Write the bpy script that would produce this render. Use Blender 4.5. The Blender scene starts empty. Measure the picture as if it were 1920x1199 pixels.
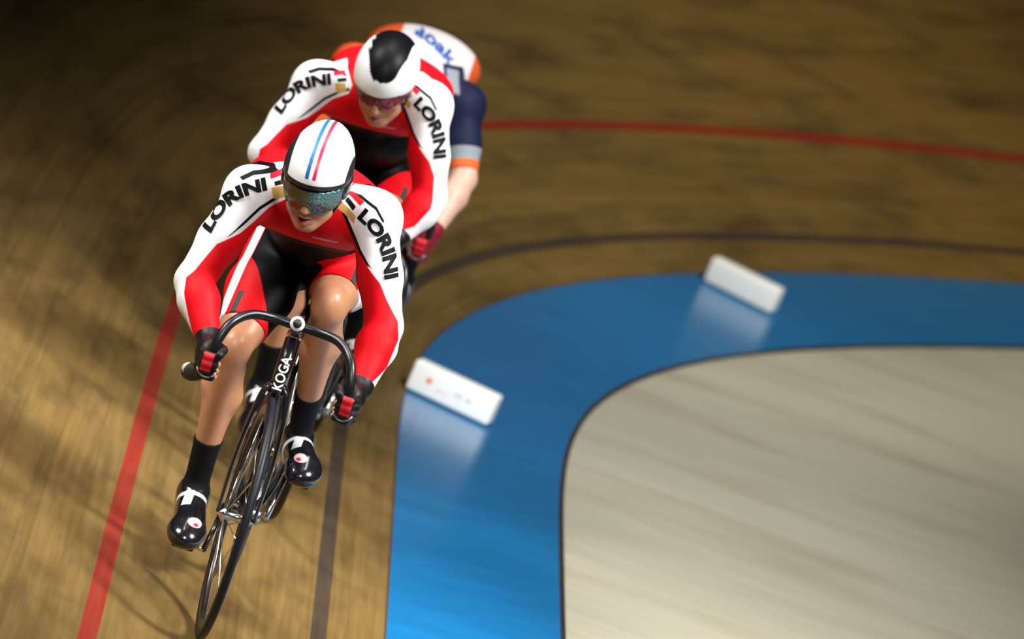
import bpy, bmesh, math
import numpy as np
from mathutils import Vector, Matrix
from mathutils.bvhtree import BVHTree

C = bpy.context.scene.collection
sc = bpy.context.scene
R_ = math.radians

# ------------------------------------------------------------------ camera
CAM_H, CAM_PITCH, CAM_ROLL = 3.7, R_(9.5), R_(15.0)
cam_d = bpy.data.cameras.new('camera')
cam = bpy.data.objects.new('camera', cam_d)
C.objects.link(cam)
sc.camera = cam
cam_d.sensor_width = 36.0
cam_d.lens = 36.0 * 10667.0 / 1920.0          # a 200 mm telephoto
cam_d.clip_end = 300
F = Vector((0, math.cos(CAM_PITCH), -math.sin(CAM_PITCH)))
R0 = Vector((1, 0, 0))
U0 = Vector((0, math.sin(CAM_PITCH), math.cos(CAM_PITCH)))
CR = math.cos(CAM_ROLL) * R0 + math.sin(CAM_ROLL) * U0
CU = math.cos(CAM_ROLL) * U0 - math.sin(CAM_ROLL) * R0
m = Matrix((CR, CU, -F)).transposed().to_4x4()
m.translation = (0, 0, CAM_H)
cam.matrix_world = m
cam_d.dof.use_dof = True
cam_d.dof.focus_distance = 14.9
cam_d.dof.aperture_fstop = 3.2

# ------------------------------------------------------------------ colour management, world, lights
sc.view_settings.view_transform = 'Standard'
sc.view_settings.look = 'None'
sc.view_settings.gamma = 1
sc.view_settings.exposure = -2.6
sc.view_settings.use_curve_mapping = False
w = bpy.data.worlds.new('hall')
sc.world = w
w.use_nodes = True
w.node_tree.nodes['Background'].inputs[0].default_value = (0.75, 0.85, 1.0, 1)
w.node_tree.nodes['Background'].inputs[1].default_value = 0.035


def area(name, loc, target, size, power, color=(1, 1, 1), spread=180, size_y=None):
    l = bpy.data.lights.new(name, 'AREA')
    l.energy = power
    l.size = size
    if size_y:
        l.shape = 'RECTANGLE'
        l.size_y = size_y
    l.color = color
    l.spread = R_(spread)
    o = bpy.data.objects.new(name, l)
    C.objects.link(o)
    o.location = loc
    d = Vector(target) - Vector(loc)
    o.rotation_euler = d.to_track_quat('-Z', 'Y').to_euler()
    return o


def spot(name, loc, target, power, angle, blend, radius=.25, color=(1, 1, 1)):
    l = bpy.data.lights.new(name, 'SPOT')
    l.energy = power
    l.spot_size = R_(angle)
    l.spot_blend = blend
    l.shadow_soft_size = radius
    l.color = color
    o = bpy.data.objects.new(name, l)
    C.objects.link(o)
    o.location = loc
    d = Vector(target) - Vector(loc)
    o.rotation_euler = d.to_track_quat('-Z', 'Y').to_euler()
    return o


area('hall_light_infield', (6.0, 13.0, 8.5), (-.3, 15.0, .9), 4.5, 760, (1, .97, .93), 22)
area('hall_light_outer', (-5.5, 14.2, 9.0), (-.1, 15.2, .9), 4.5, 520, (1, .96, .9), 26)
area('hall_light_front', (.5, 5.5, 8.0), (-.3, 15.5, .9), 2.2, 110, (1, .97, .94), 24)
area('hall_light_over', (-.3, 16.8, 9.5), (-.3, 15.6, 0), 3.5, 290, (1, .97, .93), 50)
spot('hall_light_pool', (3.4, 9.5, 9.0), (.45, 20.4, 0), 68000, 18, 1.0, .9, (1, .99, .95))
spot('bend_fill', (4.5, 15.0, 9.0), (1.3, 25.0, .2), 42000, 33, 1.0, .9, (1, .95, .84))  # added spot that brightens the far bend
spot('amber_banking_fill', (0.0, 19.0, 10.0), (3.0, 29.0, 2.0), 9500, 50, 1.0, .9, (1, .70, .14))  # added amber spot that yellows the upper banking

# ------------------------------------------------------------------ small node helpers
MATS = {}


class NT:
    def __init__(s, name):
        s.m = bpy.data.materials.new(name)
        s.m.use_nodes = True
        s.t = s.m.node_tree
        s.b = s.t.nodes['Principled BSDF']

    def node(s, kind, **kw):
        n = s.t.nodes.new(kind)
        for k, v in kw.items():
            setattr(n, k, v)
        return n

    def link(s, a, b):
        s.t.links.new(a, b)

    def put(s, sock, v):
        if isinstance(v, (int, float)):
            sock.default_value = v
        elif isinstance(v, tuple):
            sock.default_value = v if len(v) == 4 or len(sock.default_value) == 3 else v + (1,)
        else:
            s.link(v, sock)

    def math(s, op, a, b=0.0, clamp=False):
        n = s.node('ShaderNodeMath', operation=op, use_clamp=clamp)
        s.put(n.inputs[0], a)
        s.put(n.inputs[1], b)
        return n.outputs[0]

    def mix(s, f, a, b):
        n = s.node('ShaderNodeMix', data_type='RGBA')
        s.put(n.inputs[0], f)
        s.put(n.inputs[6], a)
        s.put(n.inputs[7], b)
        return n.outputs[2]

    def attr(s, name):
        return s.node('ShaderNodeAttribute', attribute_name=name).outputs['Fac']

    def noise(s, vec, scale, detail=3, rough=.55):
        n = s.node('ShaderNodeTexNoise')
        s.put(n.inputs['Scale'], scale)
        n.inputs['Detail'].default_value = detail
        n.inputs['Roughness'].default_value = rough
        if vec is not None:
            s.link(vec, n.inputs['Vector'])
        return n.outputs['Fac']

    def comb(s, x, y, z=0.0):
        n = s.node('ShaderNodeCombineXYZ')
        for i, v in enumerate((x, y, z)):
            s.put(n.inputs[i], v)
        return n.outputs[0]

    def ramp(s, f, stops):
        n = s.node('ShaderNodeValToRGB')
        s.link(f, n.inputs[0])
        e = n.color_ramp.elements
        e[0].position, e[0].color = stops[0][0], tuple(stops[0][1]) + (1,)
        e[1].position, e[1].color = stops[-1][0], tuple(stops[-1][1]) + (1,)
        for p, c in stops[1:-1]:
            k = e.new(p)
            k.color = tuple(c) + (1,)
        return n.outputs[0]


def mat(name, col, rough=.5, metal=0.0, coat=0.0, spec=.5, bump=0.0, bscale=200, vary=0.06):
    """a plain procedural material: a base colour with slight noise and an optional fine bump"""
    if name in MATS:
        return MATS[name]
    n = NT(name)
    tc = n.node('ShaderNodeTexCoord').outputs['Object']
    f = n.noise(tc, 14, 3)
    lo = tuple(c * (1 - vary) for c in col)
    hi = tuple(min(1, c * (1 + vary)) for c in col)
    n.put(n.b.inputs['Base Color'], n.mix(f, lo, hi))
    n.b.inputs['Roughness'].default_value = rough
    n.b.inputs['Metallic'].default_value = metal
    n.b.inputs['Coat Weight'].default_value = coat
    n.b.inputs['Specular IOR Level'].default_value = spec
    if bump:
        b = n.node('ShaderNodeBump')
        b.inputs['Strength'].default_value = bump
        b.inputs['Distance'].default_value = .001
        n.link(n.noise(tc, bscale, 2), b.inputs['Height'])
        n.link(b.outputs[0], n.b.inputs['Normal'])
    MATS[name] = n.m
    return n.m


def layered(name, base, layers, rough=.5, coat=0.0, metal=0.0, spec=.5, sharp=700., noise=.05, bump=.25, bscale=900):
    """base colour, then for every layer (colour) the sewn-in colour block where the attribute f<i> is positive"""
    n = NT(name)
    tc = n.node('ShaderNodeTexCoord').outputs['Object']
    col = n.mix(n.noise(tc, 18, 3), tuple(c * (1 - noise) for c in base), tuple(min(1, c * (1 + noise)) for c in base))
    for i, c in enumerate(layers):
        f = n.math('ADD', n.math('MULTIPLY', n.attr('f%d' % i), sharp), .5, True)
        col = n.mix(f, col, c)
    n.put(n.b.inputs['Base Color'], col)
    n.b.inputs['Roughness'].default_value = rough
    n.b.inputs['Coat Weight'].default_value = coat
    n.b.inputs['Metallic'].default_value = metal
    n.b.inputs['Specular IOR Level'].default_value = spec
    if bump:
        b = n.node('ShaderNodeBump')
        b.inputs['Strength'].default_value = bump
        b.inputs['Distance'].default_value = .0006
        n.link(n.noise(tc, bscale, 2), b.inputs['Height'])
        n.link(b.outputs[0], n.b.inputs['Normal'])
    return n


def tag(o, label=None, cat=None, group=None, kind=None):
    for k, v in (('label', label), ('category', cat), ('group', group), ('kind', kind)):
        if v:
            o[k] = v
    return o


def new_obj(name, me, m=None, parent=None):
    o = bpy.data.objects.new(name, me)
    C.objects.link(o)
    if m is not None:
        me.materials.append(m)
    if parent is not None:
        o.parent = parent
    return o


def mesh_np(name, V, Q, smooth=True):
    me = bpy.data.meshes.new(name)
    V = np.asarray(V, dtype=np.float32)
    Q = np.asarray(Q, dtype=np.int32)
    me.vertices.add(len(V))
    me.vertices.foreach_set('co', V.ravel())
    me.loops.add(Q.size)
    me.loops.foreach_set('vertex_index', Q.ravel())
    me.polygons.add(len(Q))
    me.polygons.foreach_set('loop_start', np.arange(len(Q), dtype=np.int32) * Q.shape[1])
    me.polygons.foreach_set('loop_total', np.full(len(Q), Q.shape[1], dtype=np.int32))
    me.update(calc_edges=True)
    me.validate()
    if smooth:
        me.polygons.foreach_set('use_smooth', np.ones(len(me.polygons), dtype=bool))
    return me


# ------------------------------------------------------------------ the track: a blue band, then the banking, as swept surfaces
# heading (degrees to the right of +Y) along the foot of the banking, by distance
HD_S = [-14, 3.3, 4.3, 5.5, 6.7, 7.9, 9.3, 11.0, 14.0, 20.0, 32.0]
HD_V = [-3, -3, 1.0, 8.5, 17.5, 26, 33, 38.5, 49, 75, 130]
BE_S = [-14, -2.5, -.5, 1.8, 2.8, 4.6, 6.0, 32]                 # banking angle
BE_V = [23, 23, 19.5, 17.3, 17.3, 26.5, 29.5, 33]
W_S = [-14, 0, 2.5, 5.0, 7.5, 9.5, 32]          # width of the blue band
W_V = [.55, .56, .59, .64, .71, .735, .74]
ALPHA = R_(8)
ds = .05
SS = np.arange(-14, 30, ds)


def smooth_interp(x, xs, ys, k=.5):
    v = np.zeros_like(x)
    for o_ in np.linspace(-k, k, 9):
        v = v + np.interp(x + o_, xs, ys)
    return v / 9


hd = np.radians(smooth_interp(SS, HD_S, HD_V, .7))
be = np.radians(smooth_interp(SS, BE_S, BE_V, .8))
wd = smooth_interp(SS, W_S, W_V, .8)
tx, ty = np.sin(hd), np.cos(hd)
px = np.cumsum(tx) * ds
py = np.cumsum(ty) * ds
i0 = int(np.argmin(np.abs(SS)))
px = px - px[i0] - .11
py = py - py[i0] + 15.77
nx, ny = -ty, tx                                  # outward, up the banking
zc = wd * math.sin(ALPHA)


def track_point(s, d):
    """s along, d up the banking from the edge of the blue band (negative: on the band)"""
    i = int(round((s + 14) / ds))
    if d >= 0:
        return Vector((px[i] + nx[i] * math.cos(be[i]) * d, py[i] + ny[i] * math.cos(be[i]) * d, zc[i] + math.sin(be[i]) * d))
    return Vector((px[i] + nx[i] * math.cos(ALPHA) * d, py[i] + ny[i] * math.cos(ALPHA) * d, zc[i] + math.sin(ALPHA) * d))


def sweep(name, dvals, m):
    nS, nD = len(SS), len(dvals)
    V = np.zeros((nS, nD, 3))
    UV = np.zeros((nS, nD, 2))
    for j, d in enumerate(dvals):
        if d <= 0:
            dd = d * wd if d > -1.5 else d
            V[:, j] = np.stack([px + nx * math.cos(ALPHA) * dd, py + ny * math.cos(ALPHA) * dd, zc + math.sin(ALPHA) * dd], 1)
            UV[:, j, 1] = dd
        else:
            V[:, j] = np.stack([px + nx * np.cos(be) * d, py + ny * np.cos(be) * d, zc + np.sin(be) * d], 1)
            UV[:, j, 1] = d
        UV[:, j, 0] = SS
    idx = np.arange(nS * nD).reshape(nS, nD)
    Q = np.stack([idx[:-1, :-1], idx[:-1, 1:], idx[1:, 1:], idx[1:, :-1]], -1).reshape(-1, 4)[:, ::-1]
    me = mesh_np(name, V.reshape(-1, 3), Q)
    uvl = me.uv_layers.new(name='UVMap')
    li = np.zeros(len(me.loops), dtype=np.int32)
    me.loops.foreach_get('vertex_index', li)
    uvl.data.foreach_set('uv', UV.reshape(-1, 2)[li].astype(np.float32).ravel())
    o = new_obj(name, me, m)
    return o


def track_material():
    n = NT('track_boards')
    uv = n.node('ShaderNodeUVMap', uv_map='UVMap').outputs[0]
    sep = n.node('ShaderNodeSeparateXYZ')
    n.link(uv, sep.inputs[0])
    s, d = sep.outputs[0], sep.outputs[1]
    # long narrow boards laid along the track
    row = n.math('FLOOR', n.math('DIVIDE', d, .042))
    off = n.node('ShaderNodeTexWhiteNoise', noise_dimensions='1D')
    n.link(row, off.inputs['W'])
    col_ = n.math('FLOOR', n.math('ADD', n.math('DIVIDE', s, 3.2), n.math('MULTIPLY', off.outputs['Value'], 7.0)))
    wn = n.node('ShaderNodeTexWhiteNoise', noise_dimensions='2D')
    n.link(n.comb(row, col_), wn.inputs['Vector'])
    board = wn.outputs['Value']
    grain = n.noise(n.comb(n.math('MULTIPLY', s, 1.2), n.math('MULTIPLY', d, 46)), 1.0, 5, .65)
    blot = n.noise(n.comb(n.math('MULTIPLY', s, 1.4), n.math('MULTIPLY', d, 5.0)), 1.0, 4, .6)
    rub_shade = n.noise(n.comb(n.math('ADD', n.math('MULTIPLY', s, 2.2), n.math('MULTIPLY', d, 3.0)), n.math('MULTIPLY', d, 1.2), 3.0), 1.0, 2, .5)  # diagonal rub streaks, also painted in for a soft shadow band
    c = n.mix(board, (.116, .071, .019), (.150, .093, .028))
    c = n.mix(n.math('MULTIPLY', n.math('SUBTRACT', grain, .42, True), 3.0, True), c, (.18, .115, .038))
    c = n.mix(n.math('MULTIPLY', n.math('SUBTRACT', blot, .47, True), 3.4, True), c, (.058, .036, .013))
    c = n.mix(n.math('MULTIPLY', n.math('SUBTRACT', rub_shade, .60, True), 4.0, True), c, (.05, .03, .014))
    seam = n.math('FRACT', n.math('DIVIDE', d, .042))
    seam = n.math('LESS_THAN', seam, .05)
    c = n.mix(n.math('MULTIPLY', seam, .3), c, (.10, .06, .025))

    def band(a, b, soft=.004):
        u = n.math('DIVIDE', n.math('SUBTRACT', d, a), soft, True)
        v = n.math('DIVIDE', n.math('SUBTRACT', b, d), soft, True)
        return n.math('MULTIPLY', u, v)
    wear = n.noise(n.comb(n.math('MULTIPLY', s, 2.0), n.math('MULTIPLY', d, 60)), 1.0, 4, .6)
    wear = n.math('ADD', n.math('MULTIPLY', wear, .5), .62, True)
    c = n.mix(n.math('MULTIPLY', band(.19, .245), wear), c, (.035, .026, .022))
    c = n.mix(n.math('MULTIPLY', band(.845, .90), wear), c, (.21, .012, .010))
    c = n.mix(n.math('MULTIPLY', band(-.01, .012, .006), .8), c, (.05, .03, .02))
    n.put(n.b.inputs['Base Color'], c)
    n.put(n.b.inputs['Roughness'], n.math('ADD', n.math('MULTIPLY', grain, .25), .45))
    n.b.inputs['Specular IOR Level'].default_value = .15
    b = n.node('ShaderNodeBump')
    b.inputs['Strength'].default_value = .35
    b.inputs['Distance'].default_value = .002
    n.link(grain, b.inputs['Height'])
    n.link(b.outputs[0], n.b.inputs['Normal'])
    return n.m


def blue_material():
    n = NT('blue_paint')
    uv = n.node('ShaderNodeUVMap', uv_map='UVMap').outputs[0]
    sep = n.node('ShaderNodeSeparateXYZ')
    n.link(uv, sep.inputs[0])
    s, d = sep.outputs[0], sep.outputs[1]
    g = n.noise(n.comb(n.math('ADD', n.math('MULTIPLY', s, 9.0), n.math('MULTIPLY', d, 7.0)), n.math('MULTIPLY', d, 3.0)), 1.0, 4, .6)
    c = n.mix(g, (.004, .12, .31), (.010, .19, .47))
    geo = n.attr('edge')
    c = n.mix(n.math('LESS_THAN', geo, .018), c, (.03, .03, .035))  # dark strip painting the small gap and its shadow at the infield edge
    n.put(n.b.inputs['Base Color'], c)
    n.b.inputs['Roughness'].default_value = .27
    n.b.inputs['Specular IOR Level'].default_value = .5
    n.b.inputs['Coat Weight'].default_value = .2
    n.b.inputs['Coat Roughness'].default_value = .16
    return n.m


def infield_material():
    n = NT('infield_boards')
    tc = n.node('ShaderNodeTexCoord').outputs['Object']
    mp = n.node('ShaderNodeMapping')
    mp.inputs['Rotation'].default_value = (0, 0, R_(24))
    n.link(tc, mp.inputs[0])
    sep = n.node('ShaderNodeSeparateXYZ')
    n.link(mp.outputs[0], sep.inputs[0])
    x, y = sep.outputs[0], sep.outputs[1]
    grain = n.noise(n.comb(n.math('MULTIPLY', x, 1.1), n.math('MULTIPLY', y, 16)), 1.0, 5, .6)
    big = n.noise(n.comb(n.math('MULTIPLY', x, .8), n.math('MULTIPLY', y, 2.6)), 1.0, 3, .5)
    c = n.mix(grain, (.36, .34, .255), (.56, .535, .43))
    c = n.mix(n.math('MULTIPLY', n.math('SUBTRACT', big, .5, True), 3.0, True), c, (.33, .285, .20))
    n.put(n.b.inputs['Base Color'], c)
    n.b.inputs['Roughness'].default_value = .5
    n.b.inputs['Specular IOR Level'].default_value = .3
    return n.m


dv = list(np.linspace(0, 6, 61))
bank = sweep('track_floor', [0.0] + dv[1:], track_material())
tag(bank, 'banked velodrome floor of narrow wooden boards with a black and a red painted line', 'track', kind='structure')
band_o = sweep('blue_band_floor', list(np.linspace(-1.0, 0.0, 13)), blue_material())
tag(band_o, 'glossy blue painted band curving along the foot of the wooden banking', 'track band', kind='structure')
e_at = band_o.data.attributes.new('edge', 'FLOAT', 'POINT')
e_at.data.foreach_set('value', (np.tile(np.linspace(0, 1, 13), (len(SS), 1)) * wd[:, None]).astype(np.float32).ravel())

fl = mesh_np('floor', [(-16, -2, -.012), (34, -2, -.012), (34, 60, -.012), (-16, 60, -.012)], [(0, 1, 2, 3)], False)
fl_o = new_obj('floor', fl, infield_material())
tag(fl_o, 'pale wooden infield floor inside the blue band', 'floor', kind='structure')


# ------------------------------------------------------------------ white marker blocks standing across the blue band
def rounded_block(name, sx, sy, sz, r, m, parent=None):
    bm = bmesh.new()
    bmesh.ops.create_cube(bm, size=1)
    for v in bm.verts:
        v.co = Vector((v.co.x * sx, v.co.y * sy, (v.co.z + .5) * sz))
    bmesh.ops.bevel(bm, geom=bm.edges[:], offset=r, segments=4, profile=.5, affect='EDGES')
    me = bpy.data.meshes.new(name)
    bm.to_mesh(me)
    bm.free()
    me.polygons.foreach_set('use_smooth', np.ones(len(me.polygons), dtype=bool))
    return new_obj(name, me, m, parent)


foam = mat('white_foam', (.86, .88, .86), .55, vary=.03, bump=.2)
gap_shade_m = mat('dark_teal_shade', (.02, .10, .13), .5)


def disc_mark(name, pts, y, m, parent):
    bm = bmesh.new()
    f = bm.faces.new([bm.verts.new((p[0], y, p[1])) for p in pts])
    r_ = bmesh.ops.extrude_face_region(bm, geom=[f])
    for v in r_['geom']:
        if isinstance(v, bmesh.types.BMVert):
            v.co.y += .0008
    bmesh.ops.recalc_face_normals(bm, faces=bm.faces[:])
    me = bpy.data.meshes.new(name)
    bm.to_mesh(me)
    bm.free()
    return new_obj(name, me, m, parent)


def pad(s, d, length, label, printed, height=.112, yaw=0.0):
    i = int(round((s + 14) / ds))
    c = track_point(s, d)
    X = Vector((-nx[i] * math.cos(ALPHA), -ny[i] * math.cos(ALPHA), -math.sin(ALPHA)))   # down the slope of the band, to the infield
    Y = Vector((tx[i], ty[i], 0))
    Z = X.cross(Y)
    if Z.z < 0:
        Z = -Z
    mt = Matrix((X, Y, Z)).transposed().to_4x4() @ Matrix.Rotation(yaw, 4, 'Z')
    mt.translation = c
    root = bpy.data.objects.new('marker_block', None)
    C.objects.link(root)
    root.matrix_world = mt
    tag(root, label, 'marker block')
    rounded_block('foam_block', length, .08, height, .012, foam, root).location = (0, 0, .006)
    rounded_block('gap_shade_strip', length * .97, .07, .008, .002, gap_shade_m, root).location = (0, 0, .0006)  # thin dark strip standing in for the shadow gap beneath the foam
    if printed:
        yf = -.041
        org = mat('orange_print', (.80, .22, .05), .5)
        gry = mat('grey_print', (.42, .45, .43), .5)
        disc_mark('printed_star', [(-.088 + math.cos(a) * (.016 if k % 2 else .009), .066 + math.sin(a) * (.014 if k % 2 else .008)) for k, a in enumerate(np.linspace(0, 2 * math.pi, 13)[:-1])], yf, org, root)
        disc_mark('printed_line', [(-.055, .045), (-.01, .043), (-.01, .048), (-.055, .050)], yf, mat('pale_orange_print', (.85, .55, .38), .5), root)
        for k, x in enumerate((.018, .034, .058, .070)):
            h = .013 if k < 2 else .009
            disc_mark('printed_letter', [(x, .052), (x + .006, .052), (x + .006, .052 + h), (x + .009, .052 + h), (x + .009, .056 + h), (x, .056 + h)], yf, gry, root)
    return root


# positions are tuned against the photograph further on
PAD1 = (3.80, -.155, .325, R_(-14))
PAD2 = (8.25, -.235, .330, R_(6))
pad(PAD1[0], PAD1[1], PAD1[2], 'white foam marker block with orange print on the nearer part of the blue band', True, yaw=PAD1[3])
pad(PAD2[0], PAD2[1], PAD2[2], 'plain white foam marker block standing where the blue band curves away at the far end', False, yaw=PAD2[3])


# ------------------------------------------------------------------ implicit surfaces: rounded cones and ellipsoids blended into one skin
def _v(p):
    return np.array(p, dtype=np.float32)


class Body:
    def __init__(s):
        s.p = []

    def cone(s, a, b, ra, rb, k=.02, tag=''):
        s.p.append(('c', _v(a), _v(b), ra, rb, k, tag, 1))
        return s

    def ball(s, a, r, k=.02, tag=''):
        return s.cone(a, np.array(a) + 1e-5, r, r, k, tag)

    def ell(s, c, r, k=.02, tag='', ax=None, op=1):
        ax = np.eye(3, dtype=np.float32) if ax is None else np.asarray(ax, dtype=np.float32)
        s.p.append(('e', _v(c), ax, _v(r), 0, k, tag, op))
        return s

    def sub(s, tags):
        b = Body()
        b.p = [q for q in s.p if q[6] in tags]
        return b


def prim_eval(q, X, Y, Z):
    if q[0] == 'c':
        a, b, ra, rb = q[1], q[2], q[3], q[4]
        ba = b - a
        L2 = float(ba @ ba) + 1e-12
        t = ((X - a[0]) * ba[0] + (Y - a[1]) * ba[1] + (Z - a[2]) * ba[2]) / L2
        t = np.clip(t, 0, 1)
        dx, dy, dz = X - a[0] - t * ba[0], Y - a[1] - t * ba[1], Z - a[2] - t * ba[2]
        return np.sqrt(dx * dx + dy * dy + dz * dz) - (ra + t * (rb - ra))
    c, ax, r = q[1], q[2], q[3]
    dx, dy, dz = X - c[0], Y - c[1], Z - c[2]
    u = [dx * ax[i][0] + dy * ax[i][1] + dz * ax[i][2] for i in range(3)]
    k0 = np.sqrt(sum((u[i] / r[i]) ** 2 for i in range(3)))
    k1 = np.sqrt(sum((u[i] / r[i] ** 2) ** 2 for i in range(3))) + 1e-6
    return k0 * (k0 - 1) / k1


def smin(a, b, k):
    h = np.maximum(k - np.abs(a - b), 0) / k
    return np.minimum(a, b) - h * h * k * .25


def prim_box(q, m):
    if q[0] == 'c':
        r = max(q[3], q[4]) + m
        return np.minimum(q[1], q[2]) - r, np.maximum(q[1], q[2]) + r
    e = np.sqrt(((q[2].T * q[3]) ** 2).sum(1)) + m
    return q[1] - e, q[1] + e


def grid_eval(body, h, margin=.03, lo=None, hi=None):
    bs = [prim_box(q, margin) for q in body.p if q[7] > 0]
    if lo is None:
        lo = np.min([b[0] for b in bs], 0)
        hi = np.max([b[1] for b in bs], 0)
    n = np.ceil((hi - lo) / h).astype(int) + 1
    ax = [(lo[i] + h * np.arange(n[i])).astype(np.float32) for i in range(3)]
    G = np.full(tuple(n), .2, dtype=np.float32)
    for q in body.p:
        bl, bh = prim_box(q, margin + q[5])
        i0_ = np.clip(np.floor((bl - lo) / h).astype(int), 0, n)
        i1_ = np.clip(np.ceil((bh - lo) / h).astype(int) + 1, 0, n)
        if (i1_ <= i0_).any():
            continue
        sl = tuple(slice(i0_[i], i1_[i]) for i in range(3))
        X, Y, Z = ax[0][sl[0]][:, None, None], ax[1][sl[1]][None, :, None], ax[2][sl[2]][None, None, :]
        d = prim_eval(q, X, Y, Z)
        if q[7] > 0:
            G[sl] = smin(G[sl], d, q[5])
        else:
            G[sl] = -smin(-G[sl], d, q[5])
    return G, ax, lo


def surface(G, lo, h):
    """surface nets"""
    n = np.array(G.shape)
    ins = G < 0
    nc = n - 1
    acc = {}
    sumv = np.zeros((nc[0] * nc[1] * nc[2], 3), dtype=np.float32) if nc.prod() < 3e7 else None
    cells_all, pts_all, quads = [], [], []
    st = np.array([nc[1] * nc[2], nc[2], 1])
    for a in range(3):
        s0 = [slice(None)] * 3
        s1 = [slice(None)] * 3
        s0[a] = slice(0, -1)
        s1[a] = slice(1, None)
        A, B = ins[tuple(s0)], ins[tuple(s1)]
        I = np.argwhere(A != B)
        b, c = (a + 1) % 3, (a + 2) % 3
        ok = (I[:, b] > 0) & (I[:, b] < n[b] - 1) & (I[:, c] > 0) & (I[:, c] < n[c] - 1)
        I = I[ok]
        J = I.copy()
        J[:, a] += 1
        ga = G[I[:, 0], I[:, 1], I[:, 2]]
        gb = G[J[:, 0], J[:, 1], J[:, 2]]
        P = I.astype(np.float32)
        P[:, a] += ga / (ga - gb)
        cs = []
        for db, dc in ((-1, -1), (0, -1), (0, 0), (-1, 0)):
            K = I.copy()
            K[:, b] += db
            K[:, c] += dc
            cs.append(K @ st)
            cells_all.append(cs[-1])
            pts_all.append(P)
        q = np.stack(cs, 1)
        flip = ~(ga < 0)
        q[flip] = q[flip][:, ::-1]
        quads.append(q)
    cells = np.concatenate(cells_all)
    pts = np.concatenate(pts_all)
    uq, inv = np.unique(cells, return_inverse=True)
    cnt = np.bincount(inv)
    V = np.stack([np.bincount(inv, weights=pts[:, k]) / cnt for k in range(3)], 1)
    Q = np.searchsorted(uq, np.concatenate(quads))
    return lo + V * h, Q


def relax(V, Q, it=1):
    for _ in range(it):
        e = np.concatenate([Q[:, [0, 1]], Q[:, [1, 2]], Q[:, [2, 3]], Q[:, [3, 0]]])
        e = np.concatenate([e, e[:, ::-1]])
        S = np.stack([np.bincount(e[:, 0], weights=V[e[:, 1], k], minlength=len(V)) for k in range(3)], 1)
        c = np.bincount(e[:, 0], minlength=len(V))[:, None]
        V = .5 * V + .5 * S / np.maximum(c, 1)
    return V


def build(name, body, h, m, parent=None, off=0.0, region=None, fields=None, lo=None, hi=None, it=1, keep=True):
    G, ax, lo_ = grid_eval(body, h, .03 + abs(off), lo, hi)
    G = G - off
    if region is not None:
        X, Y, Z = ax[0][:, None, None], ax[1][None, :, None], ax[2][None, None, :]
        G = region(G, X, Y, Z)
    G[0] = G[-1] = 1
    G[:, 0] = G[:, -1] = 1
    G[:, :, 0] = G[:, :, -1] = 1
    V, Q = surface(G, lo_, h)
    if it:
        V = relax(V, Q, it)
    me = mesh_np(name, V, Q)
    o = new_obj(name, me, m, parent)
    if fields:
        co = np.zeros(len(me.vertices) * 3, dtype=np.float32)
        me.vertices.foreach_get('co', co)
        co = co.reshape(-1, 3)
        for i, f in enumerate(fields):
            at = me.attributes.new('f%d' % i, 'FLOAT', 'POINT')
            at.data.foreach_set('value', np.asarray(f(co), dtype=np.float32))
    return o


def poly_sd(P, poly):
    """signed distance to a polygon, positive inside; P n x 2"""
    poly = np.asarray(poly)
    d = np.full(len(P), 1e9)
    s = np.zeros(len(P), dtype=bool)
    for i in range(len(poly)):
        a, b = poly[i], poly[(i + 1) % len(poly)]
        e = b - a
        w_ = P - a
        t = np.clip((w_ @ e) / (e @ e + 1e-12), 0, 1)
        r = w_ - t[:, None] * e
        d = np.minimum(d, (r * r).sum(1))
        c1 = (a[1] <= P[:, 1]) & (b[1] > P[:, 1])
        c2 = (b[1] <= P[:, 1]) & (a[1] > P[:, 1])
        cr = e[0] * w_[:, 1] - e[1] * w_[:, 0]
        s ^= (c1 & (cr > 0)) | (c2 & (cr < 0))
    return np.where(s, 1, -1) * np.sqrt(d)


def tube_path(pts, n=60):
    """Catmull-Rom through the points"""
    P = np.array(pts, float)
    P = np.vstack([2 * P[0] - P[1], P, 2 * P[-1] - P[-2]])
    out = []
    segs = len(P) - 3
    per = max(2, n // segs)
    for i in range(segs):
        p0, p1, p2, p3 = P[i:i + 4]
        for t in np.linspace(0, 1, per, endpoint=(i == segs - 1)):
            out.append(.5 * ((2 * p1) + (-p0 + p2) * t + (2 * p0 - 5 * p1 + 4 * p2 - p3) * t * t + (-p0 + 3 * p1 - 3 * p2 + p3) * t ** 3))
    return np.array(out)


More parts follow.
